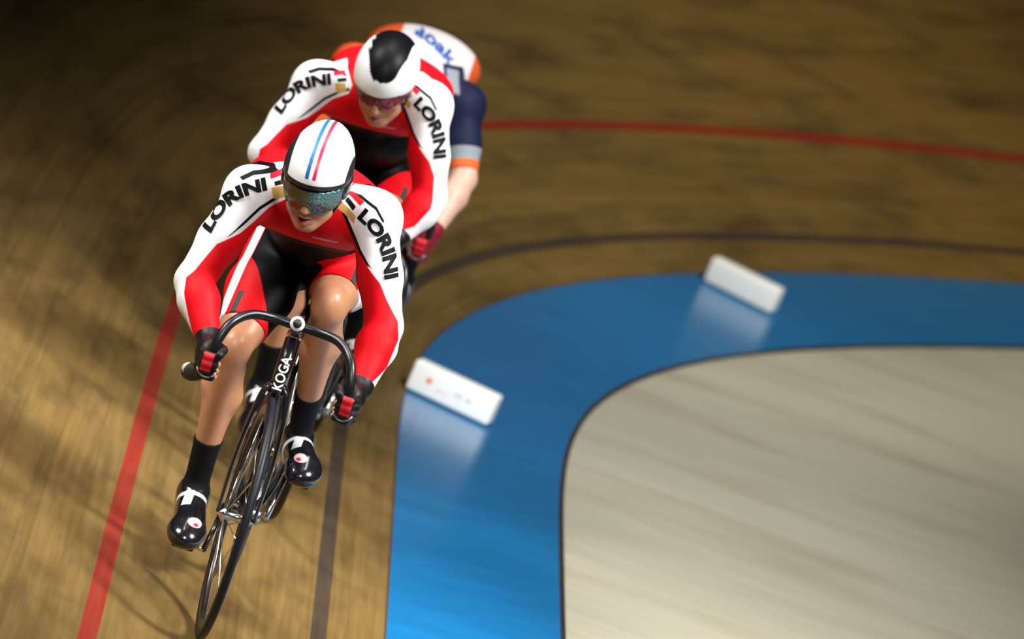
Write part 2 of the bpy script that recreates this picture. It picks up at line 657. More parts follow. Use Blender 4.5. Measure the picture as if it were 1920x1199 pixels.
def tube(name, path, rad, m, parent=None, seg=14, flat=None, closed=False):
    """sweep a round (or flattened: flat=(rx, ry, up)) section along the path, capped"""
    P = np.array(path, float)
    n = len(P)
    rad = np.full(n, rad) if np.isscalar(rad) else np.interp(np.linspace(0, 1, n), np.linspace(0, 1, len(rad)), rad)
    T = np.gradient(P, axis=0)
    if closed:
        T = np.roll(P, -1, 0) - np.roll(P, 1, 0)
    T /= np.linalg.norm(T, axis=1)[:, None]
    up = np.array(flat[2] if flat else (0, 0, 1.0)) + 1e-4
    V = []
    nrm = up - T[0] * (up @ T[0])
    if np.linalg.norm(nrm) < .05:
        nrm = np.cross(T[0], (1, 0, 0))
    nrm /= np.linalg.norm(nrm)
    for i in range(n):
        base = up if flat else nrm
        nrm = base - T[i] * (base @ T[i])
        nrm /= np.linalg.norm(nrm)
        bn = np.cross(T[i], nrm)
        fx, fy = (flat[0], flat[1]) if flat else (1, 1)
        for k in range(seg):
            a = 2 * math.pi * k / seg
            V.append(P[i] + rad[i] * (fx * math.cos(a) * bn + fy * math.sin(a) * nrm))
    Q = []
    for i in range(n if closed else n - 1):
        j = (i + 1) % n
        for k in range(seg):
            k2 = (k + 1) % seg
            Q.append((i * seg + k, i * seg + k2, j * seg + k2, j * seg + k))
    me = bpy.data.meshes.new(name)
    faces = Q if closed else Q + [tuple(range(seg))[::-1], tuple((n - 1) * seg + k for k in range(seg))]
    me.from_pydata([tuple(v) for v in V], [], faces)
    me.polygons.foreach_set('use_smooth', np.ones(len(me.polygons), dtype=bool))
    me.update()
    return new_obj(name, me, m, parent)


# ------------------------------------------------------------------ lettering
def text_mesh(s, size, bold=0.0, shear=0.0, cut=.006, space=1.0):
    cu = bpy.data.curves.new('t', 'FONT')
    cu.body = s
    cu.size = 1.0
    cu.offset = bold
    cu.shear = shear
    cu.space_character = space
    cu.resolution_u = 4
    o = bpy.data.objects.new('t', cu)
    C.objects.link(o)
    dg = bpy.context.evaluated_depsgraph_get()
    me = bpy.data.meshes.new_from_object(o.evaluated_get(dg))
    bpy.data.objects.remove(o)
    xs = [v.co.x for v in me.vertices]
    ys = [v.co.y for v in me.vertices]
    x0, x1, y0, y1 = min(xs), max(xs), min(ys), max(ys)
    k = size / (y1 - y0)
    bm = bmesh.new()
    bm.from_mesh(me)
    bpy.data.meshes.remove(me)
    for v in bm.verts:
        v.co = Vector(((v.co.x - x0) * k, (v.co.y - y0) * k, 0))
    W = (x1 - x0) * k
    for x in np.arange(cut, W, cut):
        bmesh.ops.bisect_plane(bm, geom=bm.verts[:] + bm.edges[:] + bm.faces[:], plane_co=(x, 0, 0), plane_no=(1, 0, 0))
    for y in np.arange(cut, size, cut):
        bmesh.ops.bisect_plane(bm, geom=bm.verts[:] + bm.edges[:] + bm.faces[:], plane_co=(0, y, 0), plane_no=(0, 1, 0))
    return bm, W


def bvh_of(o):
    me = o.data
    return BVHTree.FromPolygons([v.co for v in me.vertices], [tuple(p.vertices) for p in me.polygons])


def letters_on(name, s, size, path, target, m, parent, fit=True, direction=(0, 1, 0), bold=.02, shear=0.0, flip=1, lift=.0016, ystart=-1.0):
    """print a word on a surface, its baseline running along the x-z path, pressed on from the front"""
    bm, W = text_mesh(s, size, bold, shear)
    P = tube_path([(p[0], 0, p[1]) for p in path], 60)[:, [0, 2]]
    L = np.r_[0, np.cumsum(np.linalg.norm(np.diff(P, axis=0), axis=1))]
    sc_ = L[-1] / W if fit else 1.0
    tree = bvh_of(target)
    dr = Vector(direction)
    bad = []
    for v in bm.verts:
        u = v.co.x * sc_
        x = np.interp(u, L, P[:, 0])
        z = np.interp(u, L, P[:, 1])
        e = .02
        tx_ = np.interp(min(u + e, L[-1]), L, P[:, 0]) - np.interp(max(u - e, 0), L, P[:, 0])
        tz_ = np.interp(min(u + e, L[-1]), L, P[:, 1]) - np.interp(max(u - e, 0), L, P[:, 1])
        l_ = math.hypot(tx_, tz_)
        tx_, tz_ = tx_ / l_, tz_ / l_
        x += -tz_ * v.co.y * flip
        z += tx_ * v.co.y * flip
        hit = tree.ray_cast(Vector((x, ystart, z)), dr)
        if hit[0] is None:
            hit = tree.find_nearest(Vector((x, .2, z)))
            bad.append(v)
        v.co = hit[0] - dr * lift + (hit[1] * lift if hit[1].dot(dr) < 0 else Vector())
    if bad and len(bad) < len(bm.verts):
        bmesh.ops.delete(bm, geom=bad, context='VERTS')
    me = bpy.data.meshes.new(name)
    bm.to_mesh(me)
    bm.free()
    return new_obj(name, me, m, parent)


# ------------------------------------------------------------------ riders' frames: on the banking, upright
def rider_frame(W, yaw, lean):
    y = Vector((math.sin(R_(yaw)), math.cos(R_(yaw)), 0))
    x0 = y.cross(Vector((0, 0, 1))).normalized()
    z0 = x0.cross(y)
    z = math.cos(R_(lean)) * z0 + math.sin(R_(lean)) * x0
    x = y.cross(z)
    mt = Matrix((x, y, z)).transposed().to_4x4()
    mt.translation = W
    return mt


FR1 = rider_frame(track_point(-1.40, .575), 0.4, 2.9) @ Matrix.Scale(.982, 4)
FR2 = rider_frame(track_point(.61, .42), 0.0, 2.2)
FR3 = rider_frame(track_point(2.16, .33), 0.0, 2.2)

# ------------------------------------------------------------------ the bicycle
black_gloss = mat('black_lacquer', (.012, .012, .016), .22, coat=.6, vary=.2)
black_matt = mat('black_rubber', (.012, .012, .013), .55, vary=.2, bump=.2)
tyre_m = mat('tyre_rubber', (.007, .008, .013), .45, vary=.2, spec=.3)
rim_m = mat('dark_rim', (.05, .052, .06), .25, metal=.8)
silver = mat('silver_metal', (.72, .72, .74), .22, metal=1.0)
steel = mat('spoke_steel', (.80, .78, .66), .25, metal=1.0)
white_pl = mat('white_print', (.85, .85, .86), .4, vary=.02)
tape_m = mat('black_bar_tape', (.006, .007, .010), .32, vary=.2, spec=.4)
red_m = mat('red_detail', (.55, .02, .02), .4)


def ring(r, n=72):
    a = np.linspace(0, 2 * math.pi, n, endpoint=False)
    return np.stack([np.zeros(n), r * np.cos(a), r * np.sin(a)], 1)


def lathe_x(name, prof, m, parent, seg=40, loc=(0, 0, 0)):
    """prof: list of (x, r), turned about the x axis"""
    V, Q = [], []
    for x, r in prof:
        for k in range(seg):
            a = 2 * math.pi * k / seg
            V.append((x, r * math.cos(a), r * math.sin(a)))
    for i in range(len(prof) - 1):
        for k in range(seg):
            k2 = (k + 1) % seg
            Q.append((i * seg + k, i * seg + k2, (i + 1) * seg + k2, (i + 1) * seg + k))
    me = bpy.data.meshes.new(name)
    me.from_pydata(V, [], Q + [tuple(range(seg))[::-1], tuple((len(prof) - 1) * seg + k for k in range(seg))])
    me.polygons.foreach_set('use_smooth', np.ones(len(me.polygons), dtype=bool))
    me.update()
    o = new_obj(name, me, m, parent)
    o.location = loc
    return o


def wheel(name, root, loc, yaw=0.0, spokes=20, pivot=None):
    ty = tube(name, ring(.3225, 96), .0115, tyre_m, root, 12, closed=True)
    ty.location = loc
    ty.rotation_euler = (0, 0, yaw)
    tube('rim', ring(.298, 96), 1.0, rim_m, ty, 10, flat=(.0085, .018, (1, 0, 0)), closed=True) if False else None
    # rim: a deep section turned about the axle
    seg = 96
    prof = [(-.009, .313), (-.0105, .300), (-.008, .284), (0, .277), (.008, .284), (.0105, .300), (.009, .313)]
    V, Q = [], []
    for x, r in prof:
        for k in range(seg):
            a = 2 * math.pi * k / seg
            V.append((x, r * math.cos(a), r * math.sin(a)))
    for i in range(len(prof)):
        j = (i + 1) % len(prof)
        for k in range(seg):
            k2 = (k + 1) % seg
            Q.append((i * seg + k, i * seg + k2, j * seg + k2, j * seg + k))
    me = bpy.data.meshes.new('rim')
    me.from_pydata(V, [], Q)
    me.polygons.foreach_set('use_smooth', np.ones(len(me.polygons), dtype=bool))
    new_obj('rim', me, rim_m, ty)
    lathe_x('hub', [(-.05, .006), (-.045, .008), (-.034, .021), (-.030, .021), (-.026, .012), (.026, .012), (.030, .021), (.034, .021), (.045, .008), (.05, .006)], silver, ty, 20)
    first = None
    for k in range(spokes):
        if first is None:
            first = tube('spoke', [(.030, 0, .018), (.002, 0, .280)], .0016, steel, ty, 6)
            first_l = tube('spoke', [(-.030, 0, .018), (-.002, 0, .280)], .0016, steel, ty, 6)
            first_l.rotation_euler = (2 * math.pi / spokes * .5, 0, 0)
            continue
        for src, o_ in ((first, 0), (first_l, .5)):
            if k >= spokes // 2:
                continue
            c = src.copy()
            C.objects.link(c)
            c.parent = ty
            c.rotation_euler = (2 * math.pi * (k + o_) / (spokes / 2), 0, 0)
    first_l.rotation_euler = (2 * math.pi * .5 / (spokes / 2), 0, 0)
    return ty


BB = np.array((0, .58, .228))
CR_L = .16
PA = math.radians(221)                      # right pedal: forward and down
PED_R = BB + np.array((-.128, CR_L * math.cos(PA), CR_L * math.sin(PA)))
PED_L = BB + np.array((.112, -CR_L * math.cos(PA), -CR_L * math.sin(PA)))
BAR = [(0, .06, .86), (.06, .055, .862), (.12, .022, .86), (.162, -.028, .832), (.18, -.055, .785), (.186, -.055, .74), (.186, -.02, .695), (.187, .05, .672), (.188, .12, .668)]


def bicycle(label, tilt_bar=0.0, bar_r=None):
    root = bpy.data.objects.new('racing_bicycle', None)
    C.objects.link(root)
    tag(root, label, 'bicycle', 'track bicycles under the riders')
    st = R_(7)
    wheel('front_wheel', root, (0, 0, .335), st)
    wheel('rear_wheel', root, (0, .97, .335))
    fork = tube('fork', tube_path([(0, .060, .72), (0, .052, .690)], 4), .019, black_gloss, root, 16)
    for s in (-1, 1):
        tube('fork_blade', tube_path([(s * .018, .050, .695), (s * .036, .040, .655), (s * .050, .020, .50), (s * .050, .0, .335)], 24), (.014, .013, .011, .008), black_gloss, fork, 12, flat=(.62, 1.5, (0, 1, 0)))
    tube('head_tube', [(0, .043, .672), (0, .092, .818)], .0215, black_gloss, root, 20)
    ht = root.children[-1] if False else None
    tube('down_tube', [(0, .062, .715), tuple(BB + (0, -.01, .01))], .022, black_gloss, root, 18)
    tube('top_tube', [(0, .088, .800), (0, .745, .765)], .0165, black_gloss, root, 16)
    tube('seat_tube', [tuple(BB), (0, .755, .80)], .0165, black_gloss, root, 16)
    tube('seat_post', [(0, .755, .79), (0, .785, .905)], .0135, silver, root, 16)
    for s in (-1, 1):
        tube('chain_stay', tube_path([(s * .020, .60, .235), (s * .045, .75, .285), (s * .055, .97, .335)], 16), (.013, .010, .008), black_gloss, root, 12)
        tube('seat_stay', tube_path([(s * .012, .745, .75), (s * .040, .85, .55), (s * .055, .97, .335)], 16), (.009, .008, .007), black_gloss, root, 12)
    lathe_x('bottom_bracket', [(-.045, .018), (-.040, .023), (.040, .023), (.045, .018)], silver, root, 24, tuple(BB))
    stem = tube('stem', [(0, .096, .838), (0, .056, .862)], .017, black_gloss, root, 18)
    lathe_y = tube('faceplate', [(0, .043, .868), (0, .030, .872)], .0195, white_pl, stem, 24)
    tube('faceplate_cap', [(0, .031, .872), (0, .0265, .8735)], .012, black_matt, stem, 20)
    tube('headset_spacer', [(0, .091, .815), (0, .098, .836)], .0205, silver, stem, 20)
    bar = tube('handlebar', tube_path(BAR, 70), .0128, tape_m, root, 16)
    barr = bar_r or [(-p[0], p[1], p[2]) for p in BAR]
    hb_ = tube('handlebar', tube_path(barr, 70), .0128, tape_m, root, 16)
    if bar_r:
        e0, e1 = Vector(bar_r[-2]), Vector(bar_r[-1])
        tube('bar_end_grip', tube_path([e0, e0.lerp(e1, .5), e1, e1 + (e1 - e0) * .35], 16), (.014, .022, .025, .022), black_matt, hb_, 16)
        tube('bar_end_plug', [e1 + (e1 - e0) * .1 + Vector((-.008, -.012, .008)), e1 + (e1 - e0) * .30 + Vector((-.008, -.012, .008))], (.017, .014), mat('cream_plastic', (.55, .50, .38), .4), hb_, 16)
    # saddle
    sb = Body()
    sb.cone((0, .72, .925), (0, .84, .935), .018, .030, .03)
    sb.cone((0, .84, .935), (-.045, .955, .945), .03, .028, .03)
    sb.cone((0, .84, .935), (.045, .955, .945), .03, .028, .03)
    sad = build('saddle', sb, .006, black_matt, root)
    tube('saddle_rail', tube_path([(-.022, .75, .91), (-.022, .80, .898), (-.022, .90, .912)], 10), .0035, silver, sad, 8)
    tube('saddle_rail', tube_path([(.022, .75, .91), (.022, .80, .898), (.022, .90, .912)], 10), .0035, silver, sad, 8)
    # crankset on the rider's right, chain, arms and pedals
    V, Q = [], []
    nt = 48
    for x in (-.046, -.0425):
        for k in range(nt * 4):
            r = .097 if (k % 4) in (1, 2) else .0925
            a = 2 * math.pi * k / (nt * 4)
            V.append((x, r * math.cos(a), r * math.sin(a)))
        for k in range(nt * 4):
            a = 2 * math.pi * k / (nt * 4)
            V.append((x, .072 * math.cos(a), .072 * math.sin(a)))
    N4 = nt * 4
    for k in range(N4):
        k2 = (k + 1) % N4
        Q += [(k, k2, N4 + k2, N4 + k), (2 * N4 + k, 3 * N4 + k, 3 * N4 + k2, 2 * N4 + k2), (k, 2 * N4 + k, 2 * N4 + k2, k2), (N4 + k, N4 + k2, 3 * N4 + k2, 3 * N4 + k)]
    me = bpy.data.meshes.new('chainring')
    me.from_pydata(V, [], Q)
    cr = new_obj('chainring', me, silver, root)
    cr.location = tuple(BB)
    for k in range(5):
        a = 2 * math.pi * k / 5 + .3
        tube('chainring_arm', [(-.048, .01 * math.cos(a), .01 * math.sin(a)), (-.046, .078 * math.cos(a), .078 * math.sin(a))], (.009, .006), black_gloss, cr, 8)
    for s, pd in ((-1, PED_R), (1, PED_L)):
        b = BB + np.array((s * .058, 0, 0))
        e = np.array((s * .072, pd[1], pd[2]))
        arm = tube('crank_arm', [tuple(b), tuple((b * .5 + e * .5)), tuple(e)], (.016, .011, .012), black_gloss if s < 0 else silver, root, 12, flat=(1.0, .65, (1, 0, 0)))
        ped = tube('pedal', [(s * .075, pd[1], pd[2]), (s * .10, pd[1], pd[2])], .006, silver, arm, 10)
        pb = rounded_block('pedal_body', .062, .080, .018, .006, black_matt, arm)
        pb.location = (pd[0], pd[1], pd[2] - .009)
    a0 = math.atan2(.335 - BB[2], .97 - BB[1])
    L = []
    for a in np.linspace(a0 + math.pi / 2 + .15, a0 + 1.5 * math.pi - .15, 22):
        L.append((-.044, BB[1] + .096 * math.cos(a), BB[2] + .096 * math.sin(a)))
    for a in np.linspace(a0 - math.pi / 2 + .05, a0 + math.pi / 2 - .05, 10):
        L.append((-.044, .97 + .036 * math.cos(a), .335 + .036 * math.sin(a)))
    P = np.array(L)
    P2 = np.vstack([P, P[:1]])
    ts = np.r_[0, np.cumsum(np.linalg.norm(np.diff(P2, axis=0), axis=1))]
    tt_ = np.arange(0, ts[-1], .006)
    CH = np.stack([np.interp(tt_, ts, P2[:, k]) for k in range(3)], 1)
    rr = np.where(np.arange(len(CH)) % 2 == 0, .0048, .0032)
    tube('chain', CH, list(rr), mat('chain_steel', (.35, .34, .32), .35, metal=.9), root, 8, closed=True)
    lathe_x('rear_sprocket', [(-.046, .030), (-.046, .036), (-.0425, .036), (-.0425, .030)], silver, root, 28, (0, .97, .335))
    return root


def copy_tree(o, parent=None):
    c = o.copy()
    C.objects.link(c)
    c.parent = parent
    for ch in list(o.children):
        copy_tree(ch, c)
    return c


BAR1R = [(-p[0], p[1], p[2]) for p in BAR[:-1]] + [(-.205, .09, .655), (-.232, .14, .642)]
bike1 = bicycle('black track bicycle of the leading rider, its front wheel nearest the camera', bar_r=BAR1R)
for o in [c for c in bike1.children if c.name.startswith('head_tube')]:
    # four white letters up the head tube
    bm, Wt = text_mesh('KOGA', .029, .02, 0, .004)
    k = .092 / Wt
    a_, b_ = Vector((0, .043, .672)), Vector((0, .092, .818))
    ax_ = (b_ - a_).normalized()
    fr_ = Vector((0, -ax_.z, ax_.y))
    for v in bm.verts:
        u, t_ = v.co.x * k, (v.co.y - .0145) / .0225
        p = a_ + ax_ * (u + .010)
        v.co = p + Vector((-1, 0, 0)) * math.sin(t_) * .0225 + fr_ * math.cos(t_) * .0225
    me = bpy.data.meshes.new('head_tube_lettering')
    bm.to_mesh(me)
    bm.free()
    new_obj('head_tube_lettering', me, white_pl, o)
bike2 = copy_tree(bike1)
bike3 = copy_tree(bike1)
bike2['label'] = 'black track bicycle of the second rider, mostly hidden behind the leading rider'
bike3['label'] = 'black track bicycle of the rearmost rider in orange and white'
bike1.matrix_world, bike2.matrix_world, bike3.matrix_world = FR1, FR2, FR3

# ------------------------------------------------------------------ rider materials
RED = (.72, .004, .010)
WHITE = (.82, .83, .86)
BLACKC = (.002, .002, .003)
GOLD = (.50, .33, .09)
NAVY = (.012, .016, .05)


def skin_mat(name, a, b):
    n = NT(name)
    tc = n.node('ShaderNodeTexCoord').outputs['Object']
    f = n.noise(tc, 22, 4)
    c = n.mix(f, a, b)
    lip = n.math('ADD', n.math('MULTIPLY', n.attr('f0'), 500), .5, True)
    c = n.mix(lip, c, (.42, .10, .09))
    mo = n.math('ADD', n.math('MULTIPLY', n.attr('f1'), 700), .5, True)
    c = n.mix(mo, c, (.05, .012, .012))
    n.put(n.b.inputs['Base Color'], c)
    n.b.inputs['Roughness'].default_value = .42
    n.b.inputs['Subsurface Weight'].default_value = .12
    n.b.inputs['Subsurface Radius'].default_value = (.02, .008, .004)
    n.b.inputs['Subsurface Scale'].default_value = .5
    n.b.inputs['Coat Weight'].default_value = .05
    n.b.inputs['Coat Roughness'].default_value = .3
    b_ = n.node('ShaderNodeBump')
    b_.inputs['Strength'].default_value = .15
    b_.inputs['Distance'].default_value = .001
    n.link(n.noise(tc, 260, 3), b_.inputs['Height'])
    n.link(b_.outputs[0], n.b.inputs['Normal'])
    return n.m


skin1 = skin_mat('skin', (.43, .19, .095), (.54, .27, .15))
skin3 = skin_mat('pale_skin', (.66, .40, .30), (.74, .48, .38))
teeth_m = mat('teeth', (.85, .80, .72), .3)

# sleeve pattern, measured on the leading rider's front (x, z of the rider's own frame)
PAT = dict(
    whiteR=[(-.3084, .5623), (-.46, .884), (-.42, 1.1038), (-.31, 1.26), (-.216, 1.26), (-.1602, 1.2045), (-.1311, 1.1726), (-.1334, 1.1422), (-.173, 1.104), (-.1986, 1.0584), (-.2219, 1.0241), (-.2709, .9827), (-.2881, .9428), (-.304, .9034), (-.3191, .8805), (-.3109, .8444), (-.2795, .7905), (-.2389, .7307), (-.2216, .7034), (-.2277, .589)],
    pipeR=[(-.1301, 1.1551), (-.1593, 1.1307), (-.1918, 1.0934), (-.2188, 1.0474), (-.2411, 1.0148), (-.2578, .9974), (-.2428, 1.0202), (-.2217, 1.0568), (-.197, 1.1006), (-.1676, 1.1339), (-.1389, 1.1597)],
    topR=[(-.2727, 1.1569), (-.2437, 1.1828), (-.2039, 1.1973), (-.1586, 1.1943), (-.1561, 1.1862), (-.2005, 1.1865), (-.2377, 1.1729), (-.2608, 1.1519)],
    goldR=[(-.1837, 1.1551), (-.1538, 1.1679), (-.1402, 1.1427), (-.1678, 1.1278)],
    barR=[(-.1812, 1.1708), (-.1562, 1.1849), (-.1515, 1.1746), (-.1752, 1.1609)],
    redR=[(-.199, 1.1856), (-.1691, 1.2028), (-.1614, 1.192), (-.1926, 1.1744)],
    whiteL=[(-.0021, 1.1926), (.0209, 1.2223), (.07, 1.25), (.13, 1.24), (.22, 1.17), (.30, .989), (.32, .8765), (.29, .8092), (.2208, .6921), (.1929, .7009), (.1943, .7217), (.256, .8169), (.262, .8921), (.246, .9354), (.1999, .9796), (.1698, 1.0144), (.1295, 1.0398), (.1151, 1.0529), (.0832, 1.0796), (.0519, 1.1139), (.028, 1.1432)],
    pipeL=[(.0105, 1.1522), (.0303, 1.1454), (.0624, 1.1084), (.0933, 1.0755), (.1265, 1.0493), (.1406, 1.042), (.1234, 1.0452), (.0901, 1.067), (.0569, 1.0977), (.0274, 1.1356)],
    topL=[(.0073, 1.2069), (.0509, 1.2093), (.0995, 1.1954), (.1311, 1.1655), (.1266, 1.1611), (.0976, 1.1873), (.0521, 1.2007), (.0099, 1.1988)],
    goldL=[(-.0012, 1.1587), (.0079, 1.1765), (.053, 1.1542), (.054, 1.1323), (.029, 1.1464)],
    barL=[(.012, 1.1822), (.017, 1.1942), (.0459, 1.1771), (.0412, 1.1637)],
    redL=[(.0153, 1.1996), (.0208, 1.2103), (.0629, 1.1975), (.0557, 1.1832)],
    textR=[(-.2936, 1.0035), (-.2862, 1.0416), (-.2681, 1.0832), (-.2401, 1.1161), (-.1908, 1.1471)],
    textL=[(.0578, 1.1514), (.092, 1.136), (.1261, 1.1115), (.1556, 1.0737), (.1776, 1.0274)],
    subR=[(-.2794, 1.0052), (-.2672, 1.0419), (-.2473, 1.0826), (-.2194, 1.111), (-.1835, 1.1376)],
    subL=[(.0561, 1.1331), (.0864, 1.1163), (.1179, 1.091), (.1457, 1.0585), (.1651, 1.0248)],
    swoosh=[(-.0408, 1.0613), (-.0164, 1.0633), (.0266, 1.0625), (.0266, 1.0605), (-.0076, 1.0588), (-.0408, 1.059)],
)
J1 = dict(shR=(-.232, .32, 1.120), shL=(.100, .32, 1.160), elR=(-.300, .18, .868), elL=(.214, .20, .905), wrR=(-.208, .055, .752), wrL=(.206, .055, .752),
          hipR=(-.125, .88, .97), hipL=(.06, .90, .97), knR=(-.160, .46, .680), knL=(.052, .49, .866), anR=(-.150, .575, .262), anL=(.070, .81, .445),
          pedR=tuple(PED_R), pedL=tuple(PED_L), neck=(-.067, .30, 1.145), head=(-.072, .13, 1.238), head_pitch=27, head_roll=-4, head_yaw=2,
          chest=(-.070, .44, 1.10), belly=(-.05, .68, 1.02), hump=(-.080, .54, 1.145), hump_r=(.185, .19, .085), mouth=.0085)


def vec(*a):
    return np.array(a, float)


def arm_axis(J, S):
    return [np.array(J[k + S])[[0, 2]] for k in ('sh', 'el', 'wr')]


def warp(P, src, dst):
    """points in the x-z view: position relative to arm src -> the same position relative to arm dst"""
    out = np.zeros_like(P)
    best = np.full(len(P), 1e9)
    for i in range(2):
        a, b = src[i], src[i + 1]
        e = b - a
        L = np.linalg.norm(e)
        e = e / L
        n_ = np.array((-e[1], e[0]))
        t = (P - a) @ e / L
        o = (P - a) @ n_
        tc = np.clip(t, -9 if i == 0 else 0, 1 if i == 0 else 9)
        dist = np.abs(t - tc) * L * 3 + np.abs(o) * .2
        a2, b2 = dst[i], dst[i + 1]
        e2 = b2 - a2
        L2 = np.linalg.norm(e2)
        e2 = e2 / L2
        n2 = np.array((-e2[1], e2[0]))
        q = a2 + t[:, None] * e2 * L2 + o[:, None] * n2
        sel = dist < best
        out[sel] = q[sel]
        best = np.minimum(best, dist)
    return out


def head_axes(J):
    p, r, yw = R_(J['head_pitch']), R_(J['head_roll']), R_(J['head_yaw'])
    # x: rider's left, f: facing direction (towards -y), u: up through the crown
    f = vec(-math.sin(yw) * math.cos(p), -math.cos(yw) * math.cos(p), -math.sin(p))
    u0 = vec(math.sin(r), 0, math.cos(r))
    u = u0 - f * (u0 @ f)
    u /= np.linalg.norm(u)
    x = np.cross(u, f) * -1
    x = np.cross(f, u)
    if x[0] < 0:
        x = -x
    return x, f, u


def make_body(J, muscle=1.0):
    B = Body()
    a = {k: vec(*v) if isinstance(v, tuple) else v for k, v in J.items()}
    hx, hf, hu = head_axes(J)
    H = a['head']
    AX = np.array([hx, hf, hu])

    def hp(x, f, u):
        return H + hx * x + hf * f + hu * u
    # trunk
    B.ell(a['chest'], (.150, .165, .085), .05, 'trunk')
    B.ell(a["hump"], J.get("hump_r", (.135, .17, .070)), .06, 'trunk')
    B.ell(a['belly'], (.125, .19, .095), .06, 'trunk')
    B.ell((a['hipR'] + a['hipL']) / 2 + vec(0, .02, .0), (.155, .13, .115), .05, 'trunk')
    B.ell((a['hipR'] + a['hipL']) / 2 + vec(0, -.07, -.06), (.095, .12, .075), .04, 'trunk')
    B.cone(a['shR'] + vec(.05, .02, .0), a['shL'] + vec(-.05, .02, .0), .062, .062, .05, 'trunk')
    for S in 'RL':
        sg = -1 if S == 'R' else 1
        sh, el, wr = a['sh' + S], a['el' + S], a['wr' + S]
        B.ball(sh + vec(sg * .004, .0, -.004), .058 * muscle, .035, 'arm')
        B.cone(sh, sh * .45 + el * .55, .052 * muscle, .051 * muscle, .03, 'arm')
        B.cone(sh * .45 + el * .55, el, .050 * muscle, .041 * muscle, .02, 'arm')
        B.cone(el, el * .68 + wr * .32, .0405 * muscle, .0455 * muscle, .02, 'arm')
        B.cone(el * .68 + wr * .32, wr, .045 * muscle, .027, .02, 'arm')
        B.cone(a['chest'] + vec(sg * .10, -.02, .01), sh, .07, .05, .04, 'trunk')
        # hand: palm behind the bar, four fingers round it, thumb
        hd_ = vec(sg * J.get('hand_d', (0, 0, 0))[0], *J.get('hand_d', (0, 0, 0))[1:])
        hb = vec(sg * .186, -.045, .715) + hd_
        B.ell(hb + vec(sg * .014, .030, .012), (.024, .040, .044), .012, 'hand')
        B.cone(wr, hb + vec(sg * .014, .035, .02), .027, .026, .02, 'hand')
        for k in range(4):
            z = .738 - k * .0195
            y0 = (-.056, -.053, -.043, -.026)[k]
            r = (.0098, .0102, .0100, .0090)[k]
            pts = []
            for th in (150, 95, 30, -40, -105):
                rr = .0245
                pts.append(vec(sg * (.186 + rr * math.sin(R_(th))), y0 - rr * math.cos(R_(th)), z) + hd_)
            pts[0] = pts[0] + vec(sg * .004, .006, .002)
            for q in range(4):
                B.cone(pts[q], pts[q + 1], r * (1.12 - .07 * q), r * (1.05 - .07 * q), .004, 'hand' if q < 3 else 'tip')
        tb = hb + vec(-sg * .002, .03, .045)
        B.cone(tb, tb + vec(-sg * .022, -.035, -.002), .013, .0115, .008, 'hand')
        B.cone(tb + vec(-sg * .022, -.035, -.002), tb + vec(-sg * .020, -.062, -.012), .0112, .009, .004, 'hand')
        # leg
        hip, kn, an, pd = a['hip' + S], a['kn' + S], a['an' + S], a['ped' + S]
        mid = hip * .45 + kn * .55
        B.cone(hip, mid, .092, .086, .04, 'thigh')
        B.cone(mid, kn * .93 + hip * .07, .085, .050, .03, 'thigh')
        B.cone(mid + vec(sg * .02, -.01, .01), kn * .85 + hip * .15 + vec(sg * .020, 0, .010), .060, .034, .03, 'thigh')   # outer quad
        B.cone(mid + vec(-sg * .02, -.01, -.005), kn * .88 + hip * .12 + vec(-sg * .020, -.006, .0), .058, .033, .03, 'thigh')  # inner quad
        B.ell(kn + vec(0, -.012, .004), (.040, .040, .046), .02, 'knee')
        B.ball(kn + vec(0, .01, -.005), .044, .02, 'knee')
        d = an - kn
        B.cone(kn + vec(0, -.004, -.02), an, .041, .030, .025, 'shank')
        cp = kn + d * .30 + vec(0, .030, 0)
        B.cone(kn + d * .12 + vec(sg * .010, .022, 0), cp + vec(sg * .014, 0, 0), .034, .043, .02, 'shank')
        B.cone(cp + vec(sg * .014, 0, 0), kn + d * .66 + vec(0, .012, 0), .043, .026, .02, 'shank')
        B.cone(kn + d * .14 + vec(-sg * .014, .020, 0), cp + vec(-sg * .016, .0, -.02), .032, .040, .02, 'shank')
        B.cone(cp + vec(-sg * .016, .0, -.02), kn + d * .66 + vec(0, .012, 0), .040, .026, .02, 'shank')
        # foot
        foot = pd + vec(0, -.015, .042)
        heel = an + vec(0, .035, -.065)
        B.cone(an, heel, .030, .028, .015, 'foot')
        B.cone(an + vec(0, -.01, -.02), foot, .028, .027, .02, 'foot')
        B.cone(heel, foot, .025, .027, .02, 'foot')
        B.cone(foot, foot + vec(0, -.055, -.012), .029, .020, .02, 'foot')
    # neck and head
    B.cone(a['neck'] + vec(0, .06, .01), hp(0, -.035, -.05), .064, .052, .035, 'neck')
    B.ell(hp(0, -.008, .022), (.075, .094, .084), .02, 'head', AX)
    B.ell(hp(0, .036, -.048), (.056, .050, .070), .025, 'head', AX)
    B.ell(hp(0, .062, -.103), (.024, .020, .016), .018, 'head', AX)
    for s in (-1, 1):
        B.ell(hp(s * .036, .058, -.030), (.024, .022, .024), .016, 'head', AX)
        B.ell(hp(s * .030, .078, .016), (.022, .010, .008), .012, 'head', AX)
        B.ell(hp(s * .030, .086, -.002), (.015, .010, .009), .008, 'head', AX, -1)
        B.ell(hp(s * .0305, .072, -.003), (.0125, .0125, .0125), .002, 'head', AX)
        B.ell(hp(s * .077, -.004, -.020), (.007, .018, .030), .008, 'head', AX)
        B.cone(hp(s * .040, .028, -.078), hp(s * .012, .062, -.108), .022, .016, .02, 'head')
        B.ball(hp(s * .0105, .094, -.042), .0075, .006, 'head')
    B.cone(hp(0, .084, .010), hp(0, .106, -.036), .008, .0105, .012, 'head')
    B.cone(hp(-.019, .079, -.063), hp(0, .090, -.060), .0055, .0068, .005, 'head')
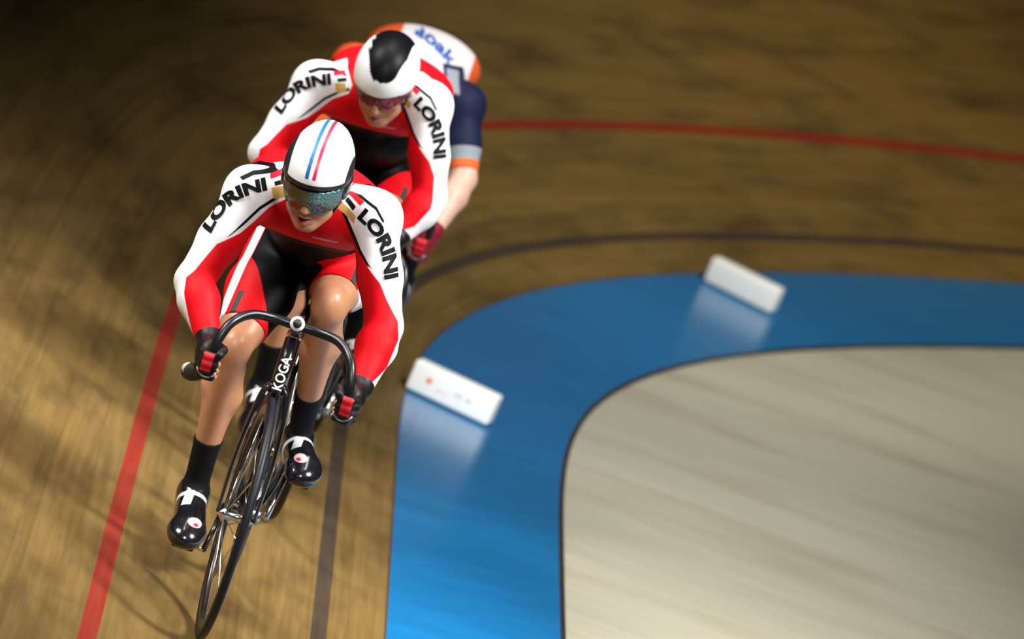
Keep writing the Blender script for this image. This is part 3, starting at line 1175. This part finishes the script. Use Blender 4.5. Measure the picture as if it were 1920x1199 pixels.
    B.cone(hp(.019, .079, -.063), hp(0, .090, -.060), .0055, .0068, .005, 'head')
    B.cone(hp(-.017, .076, -.084), hp(0, .086, -.087), .0060, .0078, .005, 'head')
    B.cone(hp(.017, .076, -.084), hp(0, .086, -.087), .0060, .0078, .005, 'head')
    B.ell(hp(0, .088, -.0735), (.0185, .016, J.get('mouth', .0062)), .003, 'head', AX, -1)
    return B, hp, AX


def local_head(J, P):
    hx, hf, hu = head_axes(J)
    D = P - vec(*J['head'])
    return D @ hx, D @ hf, D @ hu


def cut_half(G, X, Y, Z, p, n_, R):
    """remove what lies beyond the plane (p, n) within R of p"""
    n_ = n_ / np.linalg.norm(n_)
    pl = (X - p[0]) * n_[0] + (Y - p[1]) * n_[1] + (Z - p[2]) * n_[2]
    r2 = (X - p[0]) ** 2 + (Y - p[1]) ** 2 + (Z - p[2]) ** 2
    return np.where(r2 < R * R, np.maximum(G, pl), G)


def axis_coords(P, a, b):
    e = b - a
    L = np.linalg.norm(e)
    e = e / L
    t = (P - a) @ e / L
    r = P - a - np.outer(t * L, e)
    return t, r


def rider(J, FR, label, group, kit, h=.0045, hem=(.86, .60), mouth=True, detail=True):
    root = bpy.data.objects.new('person', None)
    C.objects.link(root)
    tag(root, label, 'person', group)
    B, hp, AX = make_body(J, kit.get('muscle', 1.0))
    a = {k: vec(*v) for k, v in J.items() if isinstance(v, tuple)}
    hx, hf, hu = head_axes(J)

    def lips(P):
        x, f, u = local_head(J, P)
        e = .0072 - np.sqrt((x * .42) ** 2 + (np.abs(u + .0735) - .0085) ** 2 * 1.1)
        return np.where(f > .07, np.minimum(e, .004), -.01)

    def inner(P):
        x, f, u = local_head(J, P)
        e = 1 - np.sqrt((x / .019) ** 2 + ((u + .0735) / .0068) ** 2)
        return np.where((f > .065) & (f < .086), e * .006, -.01)
    body = build('body', B, h, kit['skin'], root, fields=[lips, inner])
    # --- suit: trunk, sleeves and thighs of the same body, a few millimetres out, cut at wrists and hems
    S = B.sub(['trunk', 'arm', 'thigh', 'neck'])
    sleeve_t = kit.get('sleeve', 1.93)

    def reg(G, X, Y, Z):
        for s in 'RL':
            sh, el, wr = a['sh' + s], a['el' + s], a['wr' + s]
            if sleeve_t > 1:
                t = sleeve_t - 1
                G = cut_half(G, X, Y, Z, el + (wr - el) * t, wr - el, .075)
            else:
                p = sh + (el - sh) * sleeve_t
                e = (el - sh) / np.linalg.norm(el - sh)
                far = el - p
                pl = (X - p[0]) * e[0] + (Y - p[1]) * e[1] + (Z - p[2]) * e[2]
                # all of the arm below the cuff
                near = np.minimum(prim_eval(('c', _v(p), _v(el), .09, .09), X, Y, Z), prim_eval(('c', _v(el), _v(wr), .09, .08), X, Y, Z))
                G = np.where(near < 0, np.maximum(G, pl), G)
            hip, kn = a['hip' + s], a['kn' + s]
            t = hem[0] if s == 'R' else hem[1]
            p = hip + (kn - hip) * t
            tt = np.clip((a['hipR'][1] - Y) / (a['hipR'][1] - a['knR'][1]), 0, 1)
            xm = (a['hipR'][0] + a['hipL'][0]) / 2 + ((a['knR'][0] + a['knL'][0]) / 2 - (a['hipR'][0] + a['hipL'][0]) / 2) * tt
            e_ = (kn - hip) / np.linalg.norm(kn - hip)
            near = prim_eval(('c', _v(p), _v(kn), .108, .10), X, Y, Z)
            pl = (X - p[0]) * e_[0] + (Y - p[1]) * e_[1] + (Z - p[2]) * e_[2]
            G = np.where((near < 0) & ((X - xm) * (-1 if s == 'R' else 1) > 0), np.maximum(G, pl), G)
        nk = a['neck'] * .35 + hp(0, -.035, -.05) * .65
        G = cut_half(G, X, Y, Z, nk, hp(0, -.035, -.05) - a['neck'] - vec(0, .06, .01), .085)
        return G
    fields, cols = kit['fields'](J, a)
    lay = layered('suit_' + kit['name'], kit['base'], cols, rough=.55, coat=0.0, spec=.12, sharp=600, bump=.3)
    suit = build('skinsuit', S, h, lay.m, root, off=.0045, region=reg, fields=fields)
    # --- socks, shoes
    for s in 'RL':
        sg = -1 if s == 'R' else 1
        kn, an, pd = a['kn' + s], a['an' + s], a['ped' + s]
        leg = Body()
        mid_ = (kn + an) / 2
        leg.p = [q for q in B.p if q[6] in ('shank', 'foot') and (q[1][0] - (a['knR'] + a['knL'])[0] / 2) * sg > 0]
        top = kn + (an - kn) * (.66 if s == 'R' else .68)
        n_ = (kn - an) / np.linalg.norm(kn - an)

        def rs(G, X, Y, Z, top=top, n_=n_):
            return np.maximum(G, (X - top[0]) * n_[0] + (Y - top[1]) * n_[1] + (Z - top[2]) * n_[2])
        build('sock', leg, h, mat('black_sock', (.003, .003, .004), .8, spec=.2, vary=.2, bump=.4, bscale=700) if kit.get('sockcol') is None else kit['sockcol'], root, off=.0035, region=rs)
        foot = pd + vec(0, -.015, .042)
        heel = an + vec(0, .035, -.065)
        sh_ = Body()
        sh_.cone(an + vec(0, .008, -.012), heel, .040, .038, .02)
        sh_.cone(an + vec(0, -.004, -.03), foot + vec(0, 0, .006), .040, .040, .03)
        sh_.cone(heel + vec(0, 0, -.004), foot, .034, .038, .03)
        fd = foot - heel
        fd /= np.linalg.norm(fd)
        td = vec(0, -1, -.18)
        td /= np.linalg.norm(td)
        tu = np.cross(td, (1, 0, 0))
        tu = -tu if tu[2] < 0 else tu
        sh_.ell(foot + td * .018 + vec(sg * .004, 0, 0), (.051, .060, .036), .02, '', [(1, 0, 0), td, tu])
        sh_.ell(foot + td * .050 + vec(0, 0, -.004), (.040, .040, .027), .02, '', [(1, 0, 0), td, tu])
        solep = foot + tu * -.034

        def rshoe(G, X, Y, Z, solep=solep, tu=tu, an=an, n_=n_):
            G = np.maximum(G, -((X - solep[0]) * tu[0] + (Y - solep[1]) * tu[1] + (Z - solep[2]) * tu[2])) if False else G
            c = an + n_ * .018
            return np.maximum(G, (Z - c[2] - (Y - c[1]) * .2) * .98)

        def strap(P, foot=foot, an=an):
            t, r = axis_coords(P, an + vec(0, 0, 0), foot)
            return .007 - np.abs(t * np.linalg.norm(foot - an) - .052)

        def strap2(P, foot=foot, an=an, sg=sg):
            t, r = axis_coords(P, an, foot)
            return np.minimum(.030 - np.abs(t * np.linalg.norm(foot - an) - .072), .012 - np.abs(P[:, 0] - an[0] - sg * .006))

        def logo(P, foot=foot, td=td, sg=sg):
            c = foot + vec(-sg * .012, -.03, .03)
            D = P - c
            return .0125 - np.sqrt((D[:, 0] * .62) ** 2 + (D[:, 1] * .5) ** 2 + (D[:, 2] * .9) ** 2)

        def logo2(P, foot=foot, sg=sg):
            c = foot + vec(-sg * .016, -.035, .026)
            D = P - c
            return .0065 - np.sqrt((D[:, 0] * .62) ** 2 + (D[:, 1] * .5) ** 2 + (D[:, 2] * .9) ** 2)
        sm = layered('shoe_' + kit['name'] + s, (.008, .008, .011), [(.70, .72, .74), (.75, .77, .80), (.75, .60, .66), (.45, .02, .06)], rough=.2, coat=.5, sharp=500, bump=0)
        shoe = build('shoe', sh_, max(h * .8, .0035), sm.m, root, region=rshoe, fields=[strap, strap2, logo, logo2])
        cl = rounded_block('cleat', .05, .06, .014, .004, black_matt, shoe)
        cl.location = tuple(pd + vec(0, -.005, .0095))
    # --- gloves
    for s in 'RL':
        sg = -1 if s == 'R' else 1
        gl = Body()
        gl.p = [q for q in B.p if q[6] in ('hand',) and q[1][0] * sg > 0] + [q for q in B.p if q[6] == 'arm' and q[1][0] * sg > 0][-1:]
        el, wr = a['el' + s], a['wr' + s]

        def rg(G, X, Y, Z, wr=wr, el=el):
            n_ = (el - wr) / np.linalg.norm(el - wr)
            p = wr + n_ * .030
            return np.maximum(G, (X - p[0]) * n_[0] + (Y - p[1]) * n_[1] + (Z - p[2]) * n_[2])
        hd2 = J.get('hand_d', (0, 0, 0))
        cx = sg * (.186 + hd2[0])

        def patch(P, cx=cx, sg=sg):
            return np.minimum(np.minimum(.014 - np.abs(P[:, 0] - cx - sg * .004), .026 - np.abs(P[:, 2] - .722 - hd2[2])), -.05 + hd2[1] - P[:, 1])

        def arc(P, cx=cx, sg=sg):
            r = np.sqrt((P[:, 0] - cx + .0 * sg) ** 2 + (P[:, 2] - .705 - hd2[2]) ** 2)
            return np.minimum(np.minimum(.0022 - np.abs(r - .026), .70 + hd2[2] - P[:, 2]), hd2[1] - P[:, 1])
        gm = layered('glove_' + kit['name'] + s, kit.get('glove', (.004, .004, .005)), [(.60, .015, .03), (.70, .72, .72)], rough=.45, spec=.3, sharp=600, bump=.3)
        build('glove', gl, min(h, .004), gm.m, root, off=.0028, region=rg, fields=[patch, arc])
    # --- teeth
    tm = bpy.data.meshes.new('teeth')
    bm = bmesh.new()
    for k in range(8):
        x = (k - 3.5) * .0042
        v0 = bmesh.ops.create_cube(bm, size=1)['verts']
        for v in v0:
            q = hp(x + v.co.x * .0039, .0865 - abs(x) * .35 + v.co.y * .003, -.0705 + v.co.z * .0062)
            v.co = Vector(q)
    bm.to_mesh(tm)
    bm.free()
    new_obj('teeth', tm, teeth_m, root)
    kit['helmet'](J, root, hp, AX, h)
    root.matrix_world = FR
    return root, suit, body


# ------------------------------------------------------------------ team kit of the two red and white riders
def team_fields(J, a):
    def near_arm(P, S):
        return warp(P[:, [0, 2]], arm_axis(J, S), arm_axis(J1, S))
    cxn = a['neck'][0]
    zsh = (a['shR'][2] + a['shL'][2]) / 2
    cols, fl = [], []

    def add(c, f):
        cols.append(c)
        fl.append(f)

    def sleeve(keyR, keyL, ylim=.40):
        def f(P):
            out = np.full(len(P), -.05)
            for S, key in (('R', keyR), ('L', keyL)):
                side = (P[:, 0] < cxn) if S == 'R' else (P[:, 0] >= cxn)
                Q = near_arm(P[side], S)
                d = poly_sd(Q, J.get('pat', {}).get(key, PAT[key]))
                d = np.minimum(d, ylim + .03 - P[side, 1])
                out[side] = d
            # not on the thighs
            return np.where(thigh(P), -.05, out)
        return f

    def thigh(P):
        r = np.zeros(len(P), bool)
        dm = np.full(len(P), 1e9)
        for S in 'RL':
            t, rr = axis_coords(P, a['hip' + S], a['kn' + S])
            d = np.linalg.norm(rr, axis=1)
            r |= (t > .12) & (d < .105)
        for S in 'RL':
            for k1, k2 in (('sh', 'el'), ('el', 'wr')):
                t, rr = axis_coords(P, a[k1 + S], a[k2 + S])
                d = np.linalg.norm(rr, axis=1)
                r &= ~((t > -.1) & (t < 1.05) & (d < .066))
        return r

    def legq(P, S):
        sg = -1 if S == 'R' else 1
        t, rr = axis_coords(P, a['hip' + S], a['kn' + S])
        e = a['kn' + S] - a['hip' + S]
        out = vec(sg, 0, 0)
        e = e / np.linalg.norm(e)
        out = out - e * (out @ e)
        out /= np.linalg.norm(out)
        return t, rr @ out

    def side_of(P):
        m_ = (a['hipR'][0] + a['hipL'][0]) / 2
        k_ = (a['knR'][0] + a['knL'][0]) / 2
        t = np.clip((a['hipR'][1] - P[:, 1]) / (a['hipR'][1] - a['knR'][1]), 0, 1)
        return P[:, 0] < m_ + (k_ - m_) * t

    def legfield(fn):
        def f(P):
            th = thigh(P)
            sd = side_of(P)
            out = np.full(len(P), -.05)
            for S, sel in (('R', th & sd), ('L', th & ~sd)):
                t, q = legq(P[sel], S)
                out[sel] = fn(t, q)
            return out
        return f
    add(WHITE, sleeve('whiteR', 'whiteL'))
    add(BLACKC, sleeve('pipeR', 'pipeL'))
    add(BLACKC, sleeve('topR', 'topL', .50))
    add(GOLD, sleeve('goldR', 'goldL'))
    add(BLACKC, sleeve('barR', 'barL'))
    add((.60, .01, .03), sleeve('redR', 'redL'))
    # black front of the shorts and belly, black inner thigh that narrows to the hem
    add(BLACKC, legfield(lambda t, q: .054 - .130 * np.clip((t - .48) / .38, 0, 1) - q))

    def belly(P):
        up = a['belly'][2] + .055
        d = np.minimum(up - P[:, 2], P[:, 1] - (a['chest'][1] + .06))
        # the chest ends and the black front begins at the lower ribs
        d2 = (a['chest'][2] - .062) - P[:, 2]
        d = np.maximum(d, np.minimum(d2, P[:, 1] - .30))
        arm = np.zeros(len(P), bool)
        for S in 'RL':
            for k1, k2 in (('sh', 'el'), ('el', 'wr')):
                t, rr = axis_coords(P, a[k1 + S], a[k2 + S])
                arm |= (np.linalg.norm(rr, axis=1) < .066) & (t > -.05) & (t < 1.1)
        return np.where(thigh(P) | arm, -.05, d)
    add(BLACKC, belly)
    add(WHITE, legfield(lambda t, q: np.minimum(q - .056, .080 - q)))
    add((.05, .05, .05), legfield(lambda t, q: np.minimum(np.minimum(q - .030, .046 - q), t - .72)))
    add((.75, .35, .35), lambda P: np.where(P[:, 1] < .45, poly_sd(P[:, [0, 2]] - vec(cxn, a['neck'][2]) + vec(J1['neck'][0], J1['neck'][2]), PAT['swoosh']) + .0008, -.05))
    return fl, cols


def shell(name, hp, AX, J, outer, region, h, m, parent, fields=None, thick=None, extra=None):
    b = Body()
    c, r = outer
    b.ell(hp(*c), r, .01, '', AX)
    if extra:
        extra(b)
    inner = None
    if thick:
        inner = ('e', _v(hp(*c)), np.asarray(AX, np.float32), _v(np.array(r) - thick), 0, .01, '', 1)
    hx, hf, hu = AX
    H = vec(*J['head'])

    def rg(G, X, Y, Z):
        x = (X - H[0]) * hx[0] + (Y - H[1]) * hx[1] + (Z - H[2]) * hx[2]
        f = (X - H[0]) * hf[0] + (Y - H[1]) * hf[1] + (Z - H[2]) * hf[2]
        u = (X - H[0]) * hu[0] + (Y - H[1]) * hu[1] + (Z - H[2]) * hu[2]
        G = np.maximum(G, region(x, f, u))
        if inner is not None:
            G = np.maximum(G, -prim_eval(inner, X, Y, Z))
        return G
    return build(name, b, h, m, parent, region=rg, fields=fields, it=1)


def lens_material(name, left, right, alpha=.82):
    n = NT(name)
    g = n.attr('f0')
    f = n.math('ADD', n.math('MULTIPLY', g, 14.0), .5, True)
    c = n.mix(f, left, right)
    n.put(n.b.inputs['Base Color'], c)
    n.b.inputs['Roughness'].default_value = .08
    n.b.inputs['Metallic'].default_value = .55
    n.b.inputs['Coat Weight'].default_value = .8
    n.b.inputs['Coat Roughness'].default_value = .03
    n.b.inputs['Alpha'].default_value = alpha
    return n.m


def straps(root, hp, m):
    for s in (-1, 1):
        tube('chin_strap', tube_path([hp(s * .078, .02, -.005), hp(s * .072, .022, -.05), hp(s * .045, .030, -.105), hp(0, .030, -.124)], 20), .0035, m, root, 8)


def helmet1(J, root, hp, AX, h):
    def fx(g):
        return lambda P: g(*local_head(J, P))
    # white centre panel between dark sides, blue and red stripe, black rim
    rim = lambda x, f, u: (.016 + .18 * f) - u - .10 * np.clip(np.abs(x) - .07, 0, 1)
    m_ = layered('striped_helmet', (.020, .020, .028), [(.86, .87, .90), (.01, .13, .42), (.60, .01, .06), (.010, .010, .013)], rough=.38, coat=.0, sharp=700, bump=0)
    fields = [fx(lambda x, f, u: np.minimum(.074 + .03 * np.clip(u - .04, -.1, .1) - np.abs(x - .008), u - (.030 + .18 * f))),
              fx(lambda x, f, u: np.minimum(.0052 - np.abs(x + .010), u - (.052 + .10 * f))),
              fx(lambda x, f, u: np.minimum(.0048 - np.abs(x - .0095), u - (.052 + .10 * f))),
              fx(lambda x, f, u: (.029 + .18 * f) - u)]
    he = shell('helmet', hp, AX, J, ((0, -.012, .030), (.0915, .122, .098)), rim, .0024, m_.m, root, fields,
               thick=.010, extra=lambda b: b.ell(hp(0, -.075, .035), (.070, .100, .080), .03, '', AX))
    # ear covers
    for s in (-1, 1):
        b = Body()
        b.ell(hp(s * .082, -.015, -.004), (.012, .050, .040), .01, '', AX)
        build('ear_cover', b, min(h, .004), mat('dark_helmet_side', (.025, .024, .028), .2, coat=.5), he)
    lens = lens_material('visor_lens', (.11, .065, .022), (.13, .36, .38))  # teal half paints the reflection on the visor into its colour
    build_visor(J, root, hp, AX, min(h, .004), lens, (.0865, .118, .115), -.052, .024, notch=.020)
    straps(root, hp, mat('black_strap', (.02, .02, .022), .6))


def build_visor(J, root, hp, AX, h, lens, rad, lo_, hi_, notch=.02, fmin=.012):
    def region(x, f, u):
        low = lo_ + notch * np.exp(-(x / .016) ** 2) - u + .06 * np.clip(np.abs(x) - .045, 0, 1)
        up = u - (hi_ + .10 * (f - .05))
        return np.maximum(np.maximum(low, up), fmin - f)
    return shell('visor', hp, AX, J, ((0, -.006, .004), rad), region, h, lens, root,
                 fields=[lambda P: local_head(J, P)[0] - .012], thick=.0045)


def helmet2(J, root, hp, AX, h):
    def fx(g):
        return lambda P: g(*local_head(J, P))
    rim = lambda x, f, u: (.012 + .10 * f) - u - .45 * np.clip(np.abs(x) - .06, 0, 1)
    m_ = layered('white_helmet_black_crown', (.80, .84, .86), [(.003, .003, .005)], rough=.42, coat=.0, spec=.10, sharp=500, bump=0)

    def crown(P):
        x, f, u = local_head(J, P)
        n_ = .006 * np.sin(x * 430 + f * 190) * np.cos(f * 330 + x * 120)
        wd_ = .058 - .25 * np.clip(f - .0, 0, .1)
        return wd_ - np.sqrt((x - .004) ** 2 + (np.clip(f - .062, 0, 1) * 1.1) ** 2) + n_ * np.clip(.5 - x * 20, 0, 1.3) - .3 * np.clip(.045 - u, 0, 1)
    shell('helmet', hp, AX, J, ((0, -.012, .022), (.092, .120, .104)), rim, .003, m_.m, root, [crown], thick=.010,
          extra=lambda b: b.ell(hp(0, -.060, .018), (.080, .100, .085), .03, '', AX))
    lens = lens_material('dark_lens', (.05, .02, .02), (.25, .01, .06), .95)
    build_visor(J, root, hp, AX, h, lens, (.084, .112, .110), -.030, .020, notch=.014)
    straps(root, hp, mat('black_strap', (.02, .02, .022), .6))


def helmet3(J, root, hp, AX, h):
    rim = lambda x, f, u: (.012 + .10 * f) - u
    shell('helmet', hp, AX, J, ((0, -.012, .030), (.092, .122, .100)), rim, h, mat('plain_white_helmet', (.8, .8, .8), .2, coat=.5), root, None, thick=.010,
          extra=lambda b: b.ell(hp(0, -.085, .030), (.070, .100, .080), .03, '', AX))
    build_visor(J, root, hp, AX, h, lens_material('smoke_lens', (.03, .03, .03), (.06, .06, .07), .95), (.084, .112, .110), -.030, .020, notch=.014)


ink = mat('black_ink', (.004, .004, .005), .6, spec=.08)
ink2 = mat('violet_ink', (.10, .06, .22), .5)


def sleeve_text(J, suit, root):
    for S, word, size in (('R', 'LORINI', .034), ('L', 'LORINI', .036)):
        path = warp(np.array(PAT['text' + S]), arm_axis(J1, S), arm_axis(J, S))
        letters_on('sleeve_lettering', word, size, path, suit, ink, root, bold=.05, shear=.0)
        path = warp(np.array(PAT['sub' + S]), arm_axis(J1, S), arm_axis(J, S))
        letters_on('small_sleeve_lettering', 'LORINI CYCLING', .0055, path, suit, ink2, root, bold=.0) if False else None


TEAM = dict(name='team', base=RED, skin=skin1, fields=team_fields, helmet=helmet1, muscle=1.08)
r1, suit1, body1 = rider(J1, FR1, 'leading cyclist in red and white skinsuit, white helmet with blue and red stripe', 'cyclists riding in line', TEAM, h=.0038, hem=(.86, .84))
sleeve_text(J1, suit1, r1)

J2 = dict(J1)
D2 = vec(-.013, 0, .105)


def shift(J, keys, d):
    for k in keys:
        J[k] = tuple(vec(*J[k]) + d)


shift(J2, ['shR', 'shL', 'neck', 'head', 'chest', 'hump'], vec(-.012, 0, .10))
shift(J2, ['belly'], vec(-.01, 0, .05))
J2['hump'] = (-.04, .54, 1.27)
J2['elR'] = (-.325, .18, 1.00)
J2['elL'] = (.175, .20, 1.01)
J2['head'] = (-.052, .13, 1.318)
J2['head_pitch'] = 36
J2['hand_d'] = (-.095, .085, .125)
J2['wrR'] = (-.125, .12, .885)
J2['wrL'] = (.118, .12, .885)
J2['head_roll'] = -5
J2['mouth'] = .003
J2['pat'] = {'whiteL': [(x - (.030 if (.70 < z < .95 and .19 < x < .27) else 0), z) for x, z in PAT['whiteL']]}
TEAM2 = dict(TEAM, name='team_second', helmet=helmet2)
r2, suit2, body2 = rider(J2, FR2, 'cyclist in red and white skinsuit riding second, white helmet with a black crown', 'cyclists riding in line', TEAM2, h=.005, hem=(.86, .84))
sleeve_text(J2, suit2, r2)

J3 = dict(J1)
J3.update(shR=(-.215, .32, 1.135), shL=(.165, .32, 1.12), elR=(-.27, .16, .90), elL=(.235, .22, .90), neck=(-.05, .32, 1.12), head=(-.09, .15, 1.10), head_pitch=45, head_yaw=10,
          chest=(-.02, .44, 1.10), hump=(-.01, .54, 1.19), hump_r=(.19, .20, .10), belly=(-.01, .70, 1.08), hipR=(-.09, .90, 1.0), hipL=(.10, .90, 1.0), knL=(.165, .49, .84), anL=(.130, .80, .445), hand_d=(-.02, 0, -.03), wrL=(.19, .055, .725), wrR=(-.19, .055, .725), mouth=.003)


def kit3_fields(J, a):
    def sleeves(P, t0, t1):
        out = np.full(len(P), -.05)
        for S in 'RL':
            t, rr = axis_coords(P, a['sh' + S], a['el' + S])
            d = np.linalg.norm(rr, axis=1)
            L = np.linalg.norm(a['el' + S] - a['sh' + S])
            v = np.minimum(np.minimum(t - t0, t1 - t) * L, .085 - d)
            out = np.maximum(out, v)
        return out
    cols = [(.80, .12, .03), NAVY, (.30, .36, .42), (.85, .16, .04), (.015, .02, .06), (.02, .02, .06), (.32, .36, .42)]
    fl = [lambda P: np.maximum(np.abs(P[:, 0] - a['chest'][0]) - .172, -.10 - P[:, 0]),
          lambda P: np.where(P[:, 0] > a['neck'][0], sleeves(P, -.35, .62), sleeves(P, .30, .62)),
          lambda P: sleeves(P, .62, .78),
          lambda P: sleeves(P, .78, 1.2),
          lambda P: np.minimum(a['belly'][2] - .05 - P[:, 2], P[:, 1] - .5),
          lambda P: np.minimum(.034 - np.abs(P[:, 0] - .113 + (P[:, 2] - 1.18) * .5), .042 - np.abs(P[:, 2] - 1.18)),
          lambda P: np.minimum(.020 - np.abs(P[:, 0] - .110 + (P[:, 2] - 1.18) * .5), .030 - np.abs(P[:, 2] - 1.18))]
    return fl, cols


KIT3 = dict(name='rear', base=(.80, .78, .80), skin=skin3, fields=kit3_fields, helmet=helmet3, sleeve=.90, glove=(.20, .01, .02), muscle=1.0)
r3, suit3, body3 = rider(J3, FR3, 'cyclist riding third behind the others, white and orange jersey with navy short sleeves', 'cyclists riding in line', KIT3, h=.006, hem=(.80, .70))
letters_on('shoulder_lettering', 'aoak', .030, [(-.06, 1.275), (-.01, 1.265), (.04, 1.245), (.085, 1.215)], suit3, mat('blue_ink', (.01, .10, .45), .5), r3, bold=.03)
